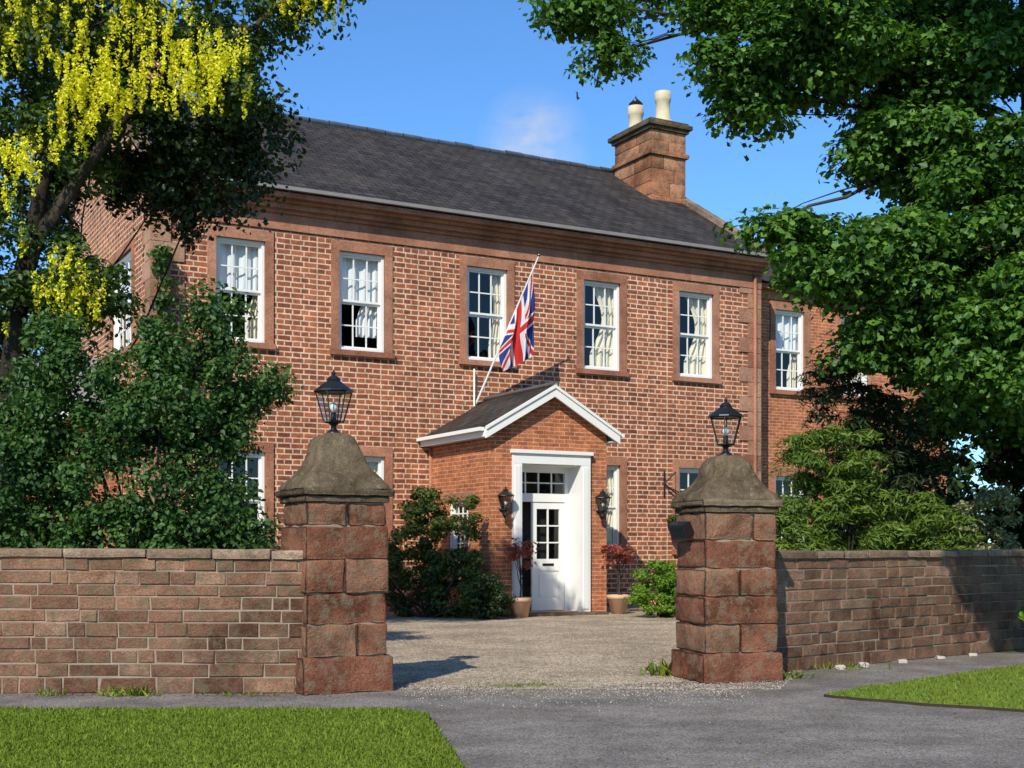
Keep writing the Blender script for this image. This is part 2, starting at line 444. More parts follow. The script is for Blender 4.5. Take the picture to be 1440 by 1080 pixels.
OC_F = [(0, 2, 4), (2, 1, 4), (1, 3, 4), (3, 0, 4), (2, 0, 5), (1, 2, 5), (3, 1, 5), (0, 3, 5)]
k = 24000
yy = 12.1+(RNG.random(k)**1.5)*9
P = np.column_stack([-1.9+RNG.random(k)*(4.4+.35*(yy-12)), yy, np.full(k, .011)])
k2 = 2400
P2 = np.column_stack([-1.0+RNG.random(k2)*3.2, 12.5-np.abs(RNG.normal(size=k2))*.7, np.full(k2, .008)])
P = np.concatenate([P, P2]); k = len(P)
nr = RNG.normal(size=(k, 3))*.4+np.array([0, 0, 1])
scatter('loose_gravel', [(OC_V, OC_F, P, .004+.008*RNG.random(k), rots(nr, RNG), 'pebble')])
k = 900
P = np.column_stack([RNG.uniform(-5, 6.5, k), RNG.uniform(8, 14, k), np.full(k, .012)])
P[:350, 0] = RNG.uniform(-5, -1.4, 350); P[:350, 1] = 11.72-np.abs(RNG.normal(size=350))*.12
P = P[~(inpoly(P, lawnL) | inpoly(P, lawnR))]; k = len(P)
nr = RNG.normal(size=(k, 3))*.25+np.array([0, 0, 1])
scatter('leaf_litter', [(LEAF_V, LEAF_F, P, .012+.018*RNG.random(k), rots(nr, RNG), 'litter')])

# ------------------------------------------------------------------ HOUSE
ANG = math.atan2(.482, .877)
house = empty('brick_house', (-1.738, 27.19, 0), ANG)
def leftwall(X0, Yc): return Matrix(((0, 1, 0, X0), (-1, 0, 0, Yc), (0, 0, 1, 0), (0, 0, 0, 1)))
def wall_holes(mb, x0, x1, z0, z1, holes, mat, y=0):
    xs = sorted({x0, x1, *[h[0] for h in holes], *[h[1] for h in holes]})
    zs = sorted({z0, z1, *[h[2] for h in holes], *[h[3] for h in holes]})
    for a, b in zip(xs, xs[1:]):
        for c, d in zip(zs, zs[1:]):
            mx, mz = (a+b)/2, (c+d)/2
            if any(h[0] < mx < h[1] and h[2] < mz < h[3] for h in holes): continue
            mb.quad([(a, y, c), (b, y, c), (b, y, d), (a, y, d)], mat)
def curtain(mb, x0, x1, z0, z1, y, mat, gather=0, side=0):
    n = 30; vs = []; fs = []; rows = 10
    for j in range(rows+1):
        t = j/rows; z = z1+(z0-z1)*t
        for i in range(n+1):
            u = i/n
            sq = 1-gather*math.sin(min(1, t*1.25)*math.pi)**1.2*.6
            xx = u*sq if side <= 0 else 1-(1-u)*sq
            vs.append((x0+(x1-x0)*xx, y+.03*math.sin(u*26+t*1.5)+.012*math.sin(u*61+3), z))
    for j in range(rows):
        for i in range(n):
            a = j*(n+1)+i; fs.append((a, a+1, a+n+2, a+n+1))
    mb.add(vs, fs, mat, smooth=True)
def window(mb, x0, x1, z0, z1, cols=3, rows=4, kind='swag', y=0, surround=True, depth=.16):
    b = lambda *a, **k: mb.box(*a, **k)
    for q in ([(x0, y, z0), (x0, y+depth, z0), (x0, y+depth, z1), (x0, y, z1)], [(x1, y+depth, z0), (x1, y, z0), (x1, y, z1), (x1, y+depth, z1)],
              [(x0, y, z1), (x0, y+depth, z1), (x1, y+depth, z1), (x1, y, z1)], [(x0, y+depth, z0), (x0, y, z0), (x1, y, z0), (x1, y+depth, z0)]):
        mb.quad(q, 'sand' if surround else 'brick2')
    if surround:
        w = .17; o = y-.035
        b(x0-w, x0, o, y+.05, z0, z1, 'sand'); b(x1, x1+w, o, y+.05, z0, z1, 'sand')
        b(x0-w, x1+w, o-.003, y+.05, z1, z1+.20, 'sand')
        b(x0-w-.03, x1+w+.03, y-.09, y+.05, z0-.11, z0, 'sand')
    f = .06; a0, a1 = y+.03, y+depth+.02
    b(x0+.002, x0+f, a0, a1, z0, z1, 'sash'); b(x1-f, x1-.002, a0, a1, z0, z1, 'sash')
    b(x0+f, x1-f, a0, a1, z1-f, z1-.002, 'sash'); b(x0+f, x1-f, a0-.04, a1, z0+.002, z0+.06, 'sash')
    xa, xb, za, zb = x0+f, x1-f, z0+.06, z1-f; zm = (za+zb)/2
    for (c, d, yy) in ((zm, zb, y+.08), (za, zm, y+.12)):
        r = .045
        b(xa, xa+r, yy, yy+.035, c, d, 'sash'); b(xb-r, xb, yy, yy+.035, c, d, 'sash')
        b(xa+r, xb-r, yy-.002, yy+.033, d-r, d, 'sash'); b(xa+r, xb-r, yy-.002, yy+.033, c, c+r, 'sash')
        for i in range(1, cols):
            x = xa+(xb-xa)*i/cols; b(x-.013, x+.013, yy+.004, yy+.03, c+r, d-r, 'sash')
        hr = rows//2
        for i in range(1, hr):
            z = c+(d-c)*i/hr; b(xa+r, xb-r, yy+.006, yy+.028, z-.013, z+.013, 'sash')
        mb.quad([(xa+.01, yy+.018, c+.01), (xb-.01, yy+.018, c+.01), (xb-.01, yy+.018, d-.01), (xa+.01, yy+.018, d-.01)], 'glass')
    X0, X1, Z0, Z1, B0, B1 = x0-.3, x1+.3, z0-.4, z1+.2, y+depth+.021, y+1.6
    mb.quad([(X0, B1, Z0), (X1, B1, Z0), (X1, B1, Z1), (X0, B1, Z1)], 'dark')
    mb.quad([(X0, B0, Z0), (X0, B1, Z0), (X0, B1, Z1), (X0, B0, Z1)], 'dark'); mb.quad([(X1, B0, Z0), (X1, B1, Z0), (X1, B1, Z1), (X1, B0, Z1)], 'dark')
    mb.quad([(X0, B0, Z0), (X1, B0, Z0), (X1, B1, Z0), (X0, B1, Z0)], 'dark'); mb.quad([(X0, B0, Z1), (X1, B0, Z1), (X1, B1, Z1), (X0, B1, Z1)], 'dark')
    cy = y+depth+.07; w = x1-x0
    if kind == 'net':
        curtain(mb, x0-.02, x1+.02, (z0+z1)/2-.02, z1, cy, 'net')
        curtain(mb, x0, x0+w*.3, z0+.1, z1, cy+.08, 'curtain', 1, -1); curtain(mb, x1-w*.3, x1, z0+.1, z1, cy+.08, 'curtain', 1, 1)
    elif kind == 'net2':
        curtain(mb, x0-.02, x1+.02, (z0+z1)/2-.02, z1, cy, 'net')
        curtain(mb, x1-w*.5, x1, z0+.35, z1, cy+.08, 'net', .6, 1)
    elif kind == 'right':
        curtain(mb, x1-w*.33, x1+.05, z0, z1, cy, 'curtain', .5, 1)
    elif kind == 'swag':
        curtain(mb, x1-w*.66, x1+.05, z0, z1, cy, 'curtain', .75, 1); curtain(mb, x0-.1, x0+w*.14, z0, z1, cy, 'curtain', .5, -1)

UW = [(-4.61, -3.62), (-2.06, -1.05), (.865, 1.86), (3.82, 4.825), (6.48, 7.5)]
kinds = ['net', 'net2', 'right', 'swag', 'swag']
XL, XR, D = -5.85, 8.92, 9.88
UZ = (5.40, 7.43); GZ = (1.30, 3.24)
mb = MB()
holes = [(a, b, *UZ) for a, b in UW]+[(a, b, *GZ) for i, (a, b) in enumerate(UW) if i != 2]
wall_holes(mb, XL, XR, 0, 8.1, holes, 'brick')
mb.xf = leftwall(XL, D)
gh = (D-3.6, D-1.6, 5.42, 7.4)
wall_holes(mb, 0, D, 0, 8.1, [gh], 'brick')
mb.xf = None
mb.quad([(XL, 0, 8.1), (XL, D, 8.1), (XL, D, 8.45), (XL, D/2, 11.6), (XL, 0, 8.45)], 'brick')
mb.quad([(XR, 0, 0), (XR, D, 0), (XR, D, 8.45), (XR, D/2, 11.6), (XR, 0, 8.45)], 'brick')
mb.quad([(XL, D, 0), (XR, D, 0), (XR, D, 8.45), (XL, D, 8.45)], 'brick')
mb.obj('walls', house)
mb = MB()
for (a, b), k in zip(UW, kinds): window(mb, a, b, *UZ, kind=k)
for i, (a, b) in enumerate(UW):
    if i != 2: window(mb, a, b, *GZ, kind='none' if i in (0, 4) else 'right')
mb.xf = leftwall(XL, D); window(mb, *gh, cols=5, kind='net')
mb.obj('sash_windows', house)
mb = MB()
n = 14
for j in range(n):
    a = XL-.04+(XR-XL+.08)*j/n; b = XL-.04+(XR-XL+.08)*(j+1)/n
    mb.box(a+.002, b-.002, -.045, 0, 7.70, 8.02, 'sand', rnd=.35+.55*random.random())
for i, (z0, z1, o) in enumerate([(8.02, 8.10, .10), (8.10, 8.20, .20), (8.20, 8.27, .30), (8.27, 8.36, .42)]):
    n = 12
    for j in range(n):
        a = XL-.05+(XR-XL+.1)*j/n; b = XL-.05+(XR-XL+.1)*(j+1)/n
        mb.box(a+.003, b-.003, -o, .02, z0, z1-.002, 'sand', rnd=.2+.5*random.random())
for xx, sgn in ((XR, -1), (XL, 1)):
    z = .0; i = 0
    while z < 7.62:
        h = .36; w = .62 if i % 2 else .36
        a, b = (xx-w, xx+.035) if sgn < 0 else (xx-.035, xx+w)
        mb.box(a, b, -.035, .4 if i % 2 else .62, z+.006, min(z+h, 7.69)-.006, 'quoin')
        z += h; i += 1
mb.obj('stone_trim', house)
mb = MB()
mb.box(XL-.1, XR+.1, -.52, -.43, 8.385, 8.455, 'gutter'); mb.tube((XR-.2, -.09, 0), (XR-.2, -.09, 8.0), .04, .04, 8, 'sand')
mb.obj('gutter', house)
mb = MB()
rz0, rz1, ry = 8.46, 11.70, D/2
nx = 40
def slope(x0, x1, ya, za, yb, zb, mat, sag=.03):
    vs = []; fs = []; ny = 6
    for i in range(nx+1):
        for j in range(ny+1):
            u, t = i/nx, j/ny
            vs.append((x0+(x1-x0)*u, ya+(yb-ya)*t, za+(zb-za)*t-sag*math.sin(t*3.14)*(.6+.9*noise.noise(Vector((u*5, t*2, 0))))))
    for i in range(nx):
        for j in range(ny):
            a = i*(ny+1)+j; fs.append((a, a+ny+1, a+ny+2, a+1))
    mb.add(vs, fs, mat, smooth=True)
slope(XL-.05, XR+.02, -.5, rz0, ry, rz1, 'slate', .05); slope(XL-.05, XR+.02, D+.4, rz0, ry, rz1, 'slate')
mb.quad([(XL, -.5, rz0-.03), (XR, -.5, rz0-.03), (XR, .1, rz0-.03), (XL, .1, rz0-.03)], 'sand')
nseg = 30
for i in range(nseg):
    a = XL+(XR-XL)*i/nseg; b = XL+(XR-XL)*(i+1)/nseg
    dz = random.uniform(-.015, .015)
    mb.tube((a+.01, ry, rz1+dz), (b-.01, ry, rz1+dz), .10, .10, 8, 'lead')
mb.obj('roof', house)
mb = MB()
for xx in (XR-.16, XL-.06):
    n = 14
    for i in range(n):
        for s in (0, 1):
            t0, t1 = i/n, (i+1)/n
            y0 = -.42+(ry+.42)*t0; y1 = -.42+(ry+.42)*t1-.01
            if s: y0, y1 = D-y0, D-y1
            z0 = rz0+.02+(rz1-rz0)*t0; z1 = rz0+.02+(rz1-rz0)*t1
            mb.add([(xx, y0, z0-.1), (xx+.24, y0, z0-.1), (xx+.24, y1, z1-.1), (xx, y1, z1-.1), (xx, y0, z0+.11), (xx+.24, y0, z0+.11), (xx+.24, y1, z1+.11), (xx, y1, z1+.11)],
                   [(0, 3, 2, 1), (4, 5, 6, 7), (0, 1, 5, 4), (2, 3, 7, 6), (0, 4, 7, 3), (1, 2, 6, 5)], 'coping')
mb.obj('verge_coping', house)
def rockbox(mb, x0, x1, y0, y1, z0, z1, mat, bev=.018, amp=.008, n=5, rnd=None):
    sx, sy, sz = x1-x0, y1-y0, z1-z0; c = Vector(((x0+x1)/2, (y0+y1)/2, (z0+z1)/2)); seed = random.random()*50
    vs = {}; V = []; F = []
    def coords(s, k):
        h = s/2
        return [-h, -h+bev]+[(-h+bev)+(s-2*bev)*i/k for i in range(1, k)]+[h-bev, h]
    X, Y, Z = coords(sx, n), coords(sy, n), coords(sz, max(2, n//2))
    hx, hy, hz = sx/2-bev, sy/2-bev, sz/2-bev
    def vid(x, y, z):
        key = (round(x, 5), round(y, 5), round(z, 5))
        if key not in vs:
            q = Vector((max(-hx, min(hx, x)), max(-hy, min(hy, y)), max(-hz, min(hz, z))))
            d = Vector((x, y, z))-q
            if d.length > 1e-6: d = d.normalized()*bev
            pp = q+d
            nn = noise.noise((pp+c)*6+Vector((seed, 0, 0)))*amp+noise.noise((pp+c)*19)*amp*.5
            pp += (pp.normalized() if d.length < 1e-6 else d.normalized())*nn
            vs[key] = len(V); V.append(pp+c)
        return vs[key]
    for A, B, fix, mk in ((X, Y, Z, lambda a, b, w: (a, b, w)), (X, Z, Y, lambda a, b, w: (a, w, b)), (Y, Z, X, lambda a, b, w: (w, a, b))):
        for w in (fix[0], fix[-1]):
            for i in range(len(A)-1):
                for j in range(len(B)-1):
                    F.append([vid(*mk(A[i], B[j], w)), vid(*mk(A[i+1], B[j], w)), vid(*mk(A[i+1], B[j+1], w)), vid(*mk(A[i], B[j+1], w))])
    mb.add(V, F, mat, smooth=True, rnd=rnd)
def chimney(x0, x1, y0, y1, nm):
    mb = MB()
    def course(z, h):
        c = random.uniform(.3, .7)*(x1-x0)+x0; d = random.uniform(.3, .7)*(y1-y0)+y0
        for (a, b_) in ((x0, c-.004), (c+.004, x1)):
            for (e, f) in ((y0, d-.004), (d+.004, y1)):
                rockbox(mb, a, b_, e, f, z+.003, z+h-.003, 'chim', bev=.012, amp=.01, n=3)
    z = 9.2
    while z < 11.3: course(z, .35); z += .35
    rockbox(mb, x0-.07, x1+.07, y0-.07, y1+.07, z, z+.12, 'chim', rnd=.4); z += .12
    while z < 12.1: course(z, .27); z += .27
    rockbox(mb, x0-.07, x1+.07, y0-.07, y1+.07, z, z+.09, 'cap', rnd=.3); z += .09
    rockbox(mb, x0-.14, x1+.14, y0-.14, y1+.14, z, z+.12, 'cap', rnd=.2); z += .12
    rockbox(mb, x0-.06, x1+.06, y0-.06, y1+.06, z, z+.07, 'cap', rnd=.1); z += .07
    cx = (x0+x1)/2
    for i, yy in enumerate((y1-.2, y0+.25)):
        mb.lathe((cx, yy, z-.02), [(.27, 0), (.27, .07), (.2, .10), (.185, .55), (.21, .6), (.225, .68), (.21, .72), (.22, .84), (.16, .85)], 16, 'pot')
        if i == 0:
            mb.lathe((cx, yy, z+.83), [(.14, 0), (.14, .06), (.2, .07), (.02, .24), (.01, .3)], 12, 'black')
    mb.obj(nm, house)
chimney(7.72, 8.84, 2.9, 4.62, 'chimney_stack')
chimney(XL+.05, XL+1.15, 3.2, 4.9, 'chimney_stack_far')

mb = MB()
wx1 = 16.5; wy = 1.0
wh = [(10.27, 11.25, 5.42, 7.5), (12.52, 13.5, 5.42, 7.5), (10.27, 11.25, 1.3, 3.2), (12.52, 13.5, 1.3, 3.2)]
mb.xf = Matrix.Translation((0, wy, 0))
wall_holes(mb, XR, wx1, 0, 8.0, wh, 'brick2')
for i, h in enumerate(wh): window(mb, *h, kind='net' if i < 2 else 'none')
mb.box(XR+.01, wx1+.05, -.05, 0, 7.74, 7.95, 'sand'); mb.box(XR+.01, wx1+.05, -.25, 0, 7.96, 8.08, 'sand')
mb.xf = None
mb.quad([(wx1, wy, 0), (wx1, 9, 0), (wx1, 9, 8), (wx1, wy, 8)], 'brick2'); mb.quad([(XR, 9, 0), (wx1, 9, 0), (wx1, 9, 8), (XR, 9, 8)], 'brick2')
ex, ey, e2 = wx1+.35, wy-.35, 9.35
mb.quad([(XR, ey, 8.1), (ex, ey, 8.1), (13.2, 5, 10.1), (XR, 5, 10.1)], 'slate'); mb.quad([(XR, e2, 8.1), (ex, e2, 8.1), (13.2, 5, 10.1), (XR, 5, 10.1)], 'slate')
mb.quad([(ex, ey, 8.1), (ex, e2, 8.1), (13.2, 5, 10.1)], 'slate')
mb.obj('side_wing', house)
mb = MB()
mb.box(XL-6, XL-.02, 2.5, 7, 0, 4.0, 'brick2')
mb.quad([(XL-6.2, 2.2, 4.05), (XL-.02, 2.2, 4.05), (XL-.02, 5, 5.6), (XL-6.2, 5, 5.6)], 'lead'); mb.quad([(XL-6.2, 7.3, 4.05), (XL-.02, 7.3, 4.05), (XL-.02, 5, 5.6), (XL-6.2, 5, 5.6)], 'lead')
mb.quad([(XL-6, 2.5, 4), (XL-6, 7, 4), (XL-6, 5, 5.5)], 'brick2')
mb.box(XL-6.2, XL-.05, 2.14, 2.2, 3.93, 4.1, 'white')
mb.obj('lean_to', house)

# ---- porch
PW, PD = 2.67, 2.75
mb = MB()
mb.xf = Matrix.Translation((0, -PD, 0))
ez = 3.62; sl = .573; cxp = PW/2; ov = .2
zt = ez+ov*sl-.06
dh = (.62, 2.06, 0, 3.02)
wall_holes(mb, 0, PW, 0, zt, [dh], 'brick2')
mb.quad([(0, 0, zt), (PW, 0, zt), (cxp, 0, zt+cxp*sl)], 'brick2')
mb.xf = leftwall(0, 0)
pw_h = (PD-1.84, PD-.92, .98, 2.30)
wall_holes(mb, 0, PD, 0, zt, [pw_h], 'brick2')
mb.xf = None
mb.quad([(PW, -PD, 0), (PW, 0, 0), (PW, 0, zt), (PW, -PD, zt)], 'brick2')
mb.obj('porch_walls', house)
mb = MB(); mb.xf = leftwall(0, 0)
window(mb, *pw_h, cols=4, rows=6, kind='none', surround=False)
mb.box(pw_h[0]-.22, pw_h[1]+.22, -.02, .1, 2.30, 2.46, 'sand'); mb.box(pw_h[0]-.06, pw_h[1]+.06, -.06, .1, .90, .98, 'sand')
mb.obj('porch_window', house)
mb = MB()
zr = ez+(cxp+ov)*sl
yf = -PD-.18
for sg in (-1, 1):
    xe = cxp+sg*(cxp+ov)
    mb.quad([(xe, yf, ez+.05), (cxp, yf, zr+.05), (cxp, 0, zr+.05), (xe, 0, ez+.05)], 'slate')
    mb.quad([(xe, yf, ez+.02), (cxp, yf, zr+.02), (cxp, 0, zr+.02), (xe, 0, ez+.02)], 'white')
    for (dz0, dz1, y0, y1) in ((-.17, .0, yf-.02, yf+.03), (.0, .06, yf-.05, yf+.02)):
        mb.add([(xe, y0, ez+dz0), (cxp, y0, zr+dz0), (cxp, y0, zr+dz1), (xe, y0, ez+dz1), (xe, y1, ez+dz0), (cxp, y1, zr+dz0), (cxp, y1, zr+dz1), (xe, y1, ez+dz1)],
               [(0, 1, 2, 3), (4, 7, 6, 5), (0, 4, 5, 1), (3, 2, 6, 7), (0, 3, 7, 4)], 'white')
    a, b = sorted((xe, xe+sg*.03)); mb.box(a, b, yf+.03, -.01, ez-.14, ez+.03, 'white')
    a, b = sorted((xe+sg*.031, xe+sg*.13)); mb.box(a, b, yf+.01, -.02, ez-.03, ez+.04, 'white')
    a, b = sorted((xe, cxp+sg*cxp)); mb.box(a, b, yf+.04, -.01, ez-.135, ez-.12, 'white')
mb.tube((cxp, yf-.02, zr+.07), (cxp, 0, zr+.07), .06, .06, 8, 'lead')
mb.tube((-.03, -.08, 0), (-.03, -.08, 3.6), .035, .035, 8, 'sand')
mb.obj('porch_roof', house)
mb = MB(); mb.xf = Matrix.Translation((0, -PD, 0))
b = mb.box
b(.47, .66, -.07, .04, 0, 3.0, 'white'); b(2.02, 2.24, -.07, .04, 0, 3.0, 'white'); b(.47, 2.24, -.073, .04, 3.0, 3.2, 'white'); b(.43, 2.28, -.12, .04, 3.2, 3.27, 'white')
b(.50, .62, -.085, -.071, .12, 2.95, 'white'); b(2.07, 2.19, -.085, -.071, .12, 2.95, 'white')
b(.63, .66, .041, .45, 0, 3.0, 'white'); b(2.02, 2.05, .041, .45, 0, 3.0, 'white'); b(.66, 2.02, .041, .45, 2.97, 3.0, 'white')
yb = .42
b(.66, .72, yb, yb+.08, 0, 2.97, 'white'); b(1.93, 2.02, yb, yb+.08, 0, 2.97, 'white'); b(.72, 1.93, yb, yb+.08, 2.27, 2.44, 'white'); b(.72, 1.93, yb, yb+.08, 2.86, 2.97, 'white')
for i in range(1, 4): b(.72+1.21*i/4-.015, .72+1.21*i/4+.015, yb+.02, yb+.05, 2.44, 2.86, 'white')
b(.72, 1.93, yb+.022, yb+.048, 2.64, 2.665, 'white')
mb.quad([(.72, yb+.03, 2.44), (1.93, yb+.03, 2.44), (1.93, yb+.03, 2.86), (.72, yb+.03, 2.86)], 'glass')
b(.2, 2.5, -.35, .5, 0, .06, 'coping')
mb.obj('door_case', house)
mb = MB(); mb.xf = Matrix.Translation((0, -PD, 0))
x0, x1 = 1.17, 1.925; y0 = yb+.02; y1 = yb+.065
b = mb.box
b(x0, x0+.11, y0, y1, .08, 2.26, 'white'); b(x1-.11, x1, y0, y1, .08, 2.26, 'white')
b(x0+.11, x1-.11, y0, y1, 2.13, 2.26, 'white'); b(x0+.11, x1-.11, y0, y1, .08, .3, 'white'); b(x0+.11, x1-.11, y0, y1, .88, 1.12, 'white')
b(x0+.11, x1-.11, y0+.02, y1-.01, .3, .88, 'white')
b(x0+.18, x1-.18, y0+.006, y1-.01, .36, .82, 'white')
xm = (x0+x1)/2; b(xm-.015, xm+.015, y0+.005, y1-.005, 1.12, 2.13, 'white')
for zz in (1.45, 1.79): b(x0+.11, x1-.11, y0+.007, y1-.007, zz-.013, zz+.013, 'white')
mb.quad([(x0+.1, y0+.02, 1.1), (x1-.1, y0+.02, 1.1), (x1-.1, y0+.02, 2.15), (x0+.1, y0+.02, 2.15)], 'glass')
b(xm-.13, xm+.13, y0-.01, y0, .98, 1.03, 'black'); mb.lathe((x0+.06, y0-.03, 1.05), [(.0, -.03), (.03, -.01), (.03, .01), (0, .03)], 8, 'brass')
mb.obj('front_door', house)
mb = MB(); mb.xf = Matrix.Translation((0, -PD, 0))
q = mb.quad
q([(.02, 2.7, 0), (PW-.02, 2.7, 0), (PW-.02, 2.7, 3.5), (.02, 2.7, 3.5)], 'hall'); q([(PW-.02, .1, 0), (PW-.02, 2.7, 0), (PW-.02, 2.7, 3.5), (PW-.02, .1, 3.5)], 'hall')
q([(0.03, .1, .065), (PW-.03, .1, .065), (PW-.03, 2.7, .065), (0.03, 2.7, .065)], 'terra'); q([(0.03, .1, 3.4), (PW-.03, .1, 3.4), (PW-.03, 2.7, 3.4), (0.03, 2.7, 3.4)], 'hall')
mb.box(1.3, 2.1, 2.6, 2.68, .07, 2.2, 'dark')
mb.obj('porch_interior', house)

HM = Matrix.Translation((-1.738, 27.19, 0)) @ Matrix.Rotation(ANG, 4, 'Z')
def hw(x, y, z): return HM @ Vector((x, y, z))
def lantern(mb, c, s=1.0, n=6):
    x, y, z = c
    rb, rt, h = .105*s, .195*s, .32*s
    mb.lathe((x, y, z), [(.10*s, 0), (.06*s, .03*s), (.03*s, .06*s), (.03*s, .09*s), (.06*s, .115*s), (.11*s, .13*s)], 10, 'black')
    z += .13*s
    R = lambda r, j, zz: (x+r*math.cos(2*math.pi*j/n+.3), y+r*math.sin(2*math.pi*j/n+.3), zz)
    for j in range(n):
        mb.tube(R(rb, j, z), R(rt, j, z+h), .008*s, .008*s, 5, 'black')
        mb.tube(R(rb, j, z), R(rb, j+1, z), .010*s, .010*s, 5, 'black'); mb.tube(R(rt, j, z+h), R(rt, j+1, z+h), .013*s, .013*s, 5, 'black')
        mb.quad([R(rb*.97, j, z), R(rb*.97, j+1, z), R(rt*.97, j+1, z+h), R(rt*.97, j, z+h)], 'glass')
    mb.lathe((x, y, z+h), [(.215*s, 0), (.21*s, .012*s), (.12*s, .08*s), (.07*s, .115*s), (.075*s, .13*s), (.05*s, .16*s), (.015*s, .175*s), (.022*s, .20*s), (.004*s, .235*s)], n*2, 'black', smooth=False)
    mb.lathe((x, y, z), [(.03*s, 0), (.03*s, .10*s)], 8, 'black'); mb.lathe((x, y, z+.1*s), [(.02*s, 0), (.042*s, .05*s), (.035*s, .09*s), (.01*s, .11*s)], 10, 'white')
for (lx) in (.24, 2.47):
    p = hw(lx, -PD-.17, 1.98)
    mb = MB(); lantern(mb, p, .82)
    q0 = hw(lx, -PD-.0, 2.05); q1 = hw(lx, -PD-.14, 1.93)
    mb.tube(q0, q1, .012, .012, 6, 'black'); mb.tube(q1, p, .012, .012, 6, 'black'); mb.tube(hw(lx, -PD-.0, 2.1), hw(lx, -PD-.02, 2.1), .06, .06, 10, 'black')
    mb.obj('wall_lantern')
mb = MB()
kx = 6.05
mb.tube(hw(kx, -.03, 2.55), hw(kx, -.03, 3.15), .02, .02, 6, 'black'); mb.tube(hw(kx, -.03, 2.85), hw(kx+.02, -.45, 3.1), .018, .018, 6, 'black'); mb.tube(hw(kx, -.03, 2.85), hw(kx+.25, -.2, 2.6), .018, .018, 6, 'black')
mb.tube(hw(kx+.02, -.45, 3.1), hw(kx+.02, -.45, 2.0), .006, .006, 4, 'black')
bp = hw(kx+.02, -.45, 1.72)
mb.lathe(bp, [(.04, 0), (.16, .08), (.2, .22), (.19, .23)], 12, 'bark')
mb.obj('hanging_basket')
C = clumps_of([(bp.x, bp.y, bp.z+.28, .18, .18, .08, 12)], RNG)
P, S, R = leaves_at(C, RNG, 40, .1, .06)
scatter('basket_plant', [(LEAF_V, LEAF_F, P, S, R, 'shrub2')])

# ---- flag
fp = empty('union_flag')
mb = MB()
b0 = hw(1.07, -.03, 4.45); b1 = hw(1.74, -1.6, 7.42)
mb.tube(b0, b1, .022, .015, 8, 'pole'); mb.lathe((b1.x, b1.y, b1.z), [(.0, -.02), (.035, .0), (.035, .03), (0, .05)], 8, 'brass')
mb.tube(hw(1.0, -.1, 4.4), hw(1.0, -.1, 5.2), .02, .02, 6, 'white')
mb.obj('pole', fp)
def jack(u, v):
    W, B, Rr = (.82, .82, .82), (.02, .045, .24), (.60, .03, .03)
    x, y = u-1, v-.5
    if abs(y) < .1 or abs(x) < .1: return Rr
    if abs(y) < .167 or abs(x) < .167: return W
    for sg in (1, -1):
        d = (y-sg*x*.5)/math.sqrt(1.25)
        if abs(d) < .1:
            side = 1 if (x > 0) else -1
            if 0 < d*side*(1) < .067 and sg == 1: return Rr
            if 0 < -d*side < .067 and sg == -1: return Rr
            return W
    return B
NU, NV = 120, 64
top = b1+(b0-b1)*.12; bot = b1+(b0-b1)*.50
ul = (HM.to_3x3() @ Vector((1, 0, 0)))
vl = (HM.to_3x3() @ Vector((0, 1, 0)))
vs = []
for i in range(NU+1):
    a = i/NU
    for j in range(NV+1):
        c = j/NV
        hp = bot.lerp(top, c)
        am = min(1, a*2.5)
        fold = .085*math.sin(c*13+a*2.4+.4)*am+.035*math.sin(c*29+a*6)*am
        drop = a*(.85+.85*c)
        lat = -.16*(1-c)*am*(1-.3*a)+.24*c*am*(1-.7*a)+.05*math.sin(a*7+c*2)*a
        p = hp+Vector((0, 0, -drop))+ul*(lat+fold*.4)+vl*(fold*1.4+.1*a*c)
        vs.append(p)
me = bpy.data.meshes.new('flag_cloth'); fs = []; cols = []
for i in range(NU):
    for j in range(NV):
        a = i*(NV+1)+j; fs.append((a, a+NV+1, a+NV+2, a+1)); cols.append(jack(2*(i+.5)/NU, (j+.5)/NV))
me.from_pydata([tuple(p) for p in vs], [], fs)
ca = me.attributes.new('flagcol', 'FLOAT_COLOR', 'FACE'); ca.data.foreach_set('color', np.array([(*c, 1) for c in cols], dtype=np.float32).ravel())
me.polygons.foreach_set('use_smooth', [True]*len(fs))
m, nt, out = new_mat('flag_cloth_mat')
at = nt.nodes.new('ShaderNodeAttribute'); at.attribute_name = 'flagcol'
p = N(nt, 'ShaderNodeBsdfPrincipled', Roughness=.85); nt.links.new(at.outputs['Color'], p.inputs['Base Color'])
t = nt.nodes.new('ShaderNodeBsdfTranslucent'); nt.links.new(at.outputs['Color'], t.inputs['Color'])
mx = nt.nodes.new('ShaderNodeMixShader'); mx.inputs[0].default_value = .25
nt.links.new(p.outputs[0], mx.inputs[1]); nt.links.new(t.outputs[0], mx.inputs[2]); nt.links.new(mx.outputs[0], out.inputs['Surface'])
me.materials.append(m); o = bpy.data.objects.new('flag_cloth', me); COL.objects.link(o); o.parent = fp

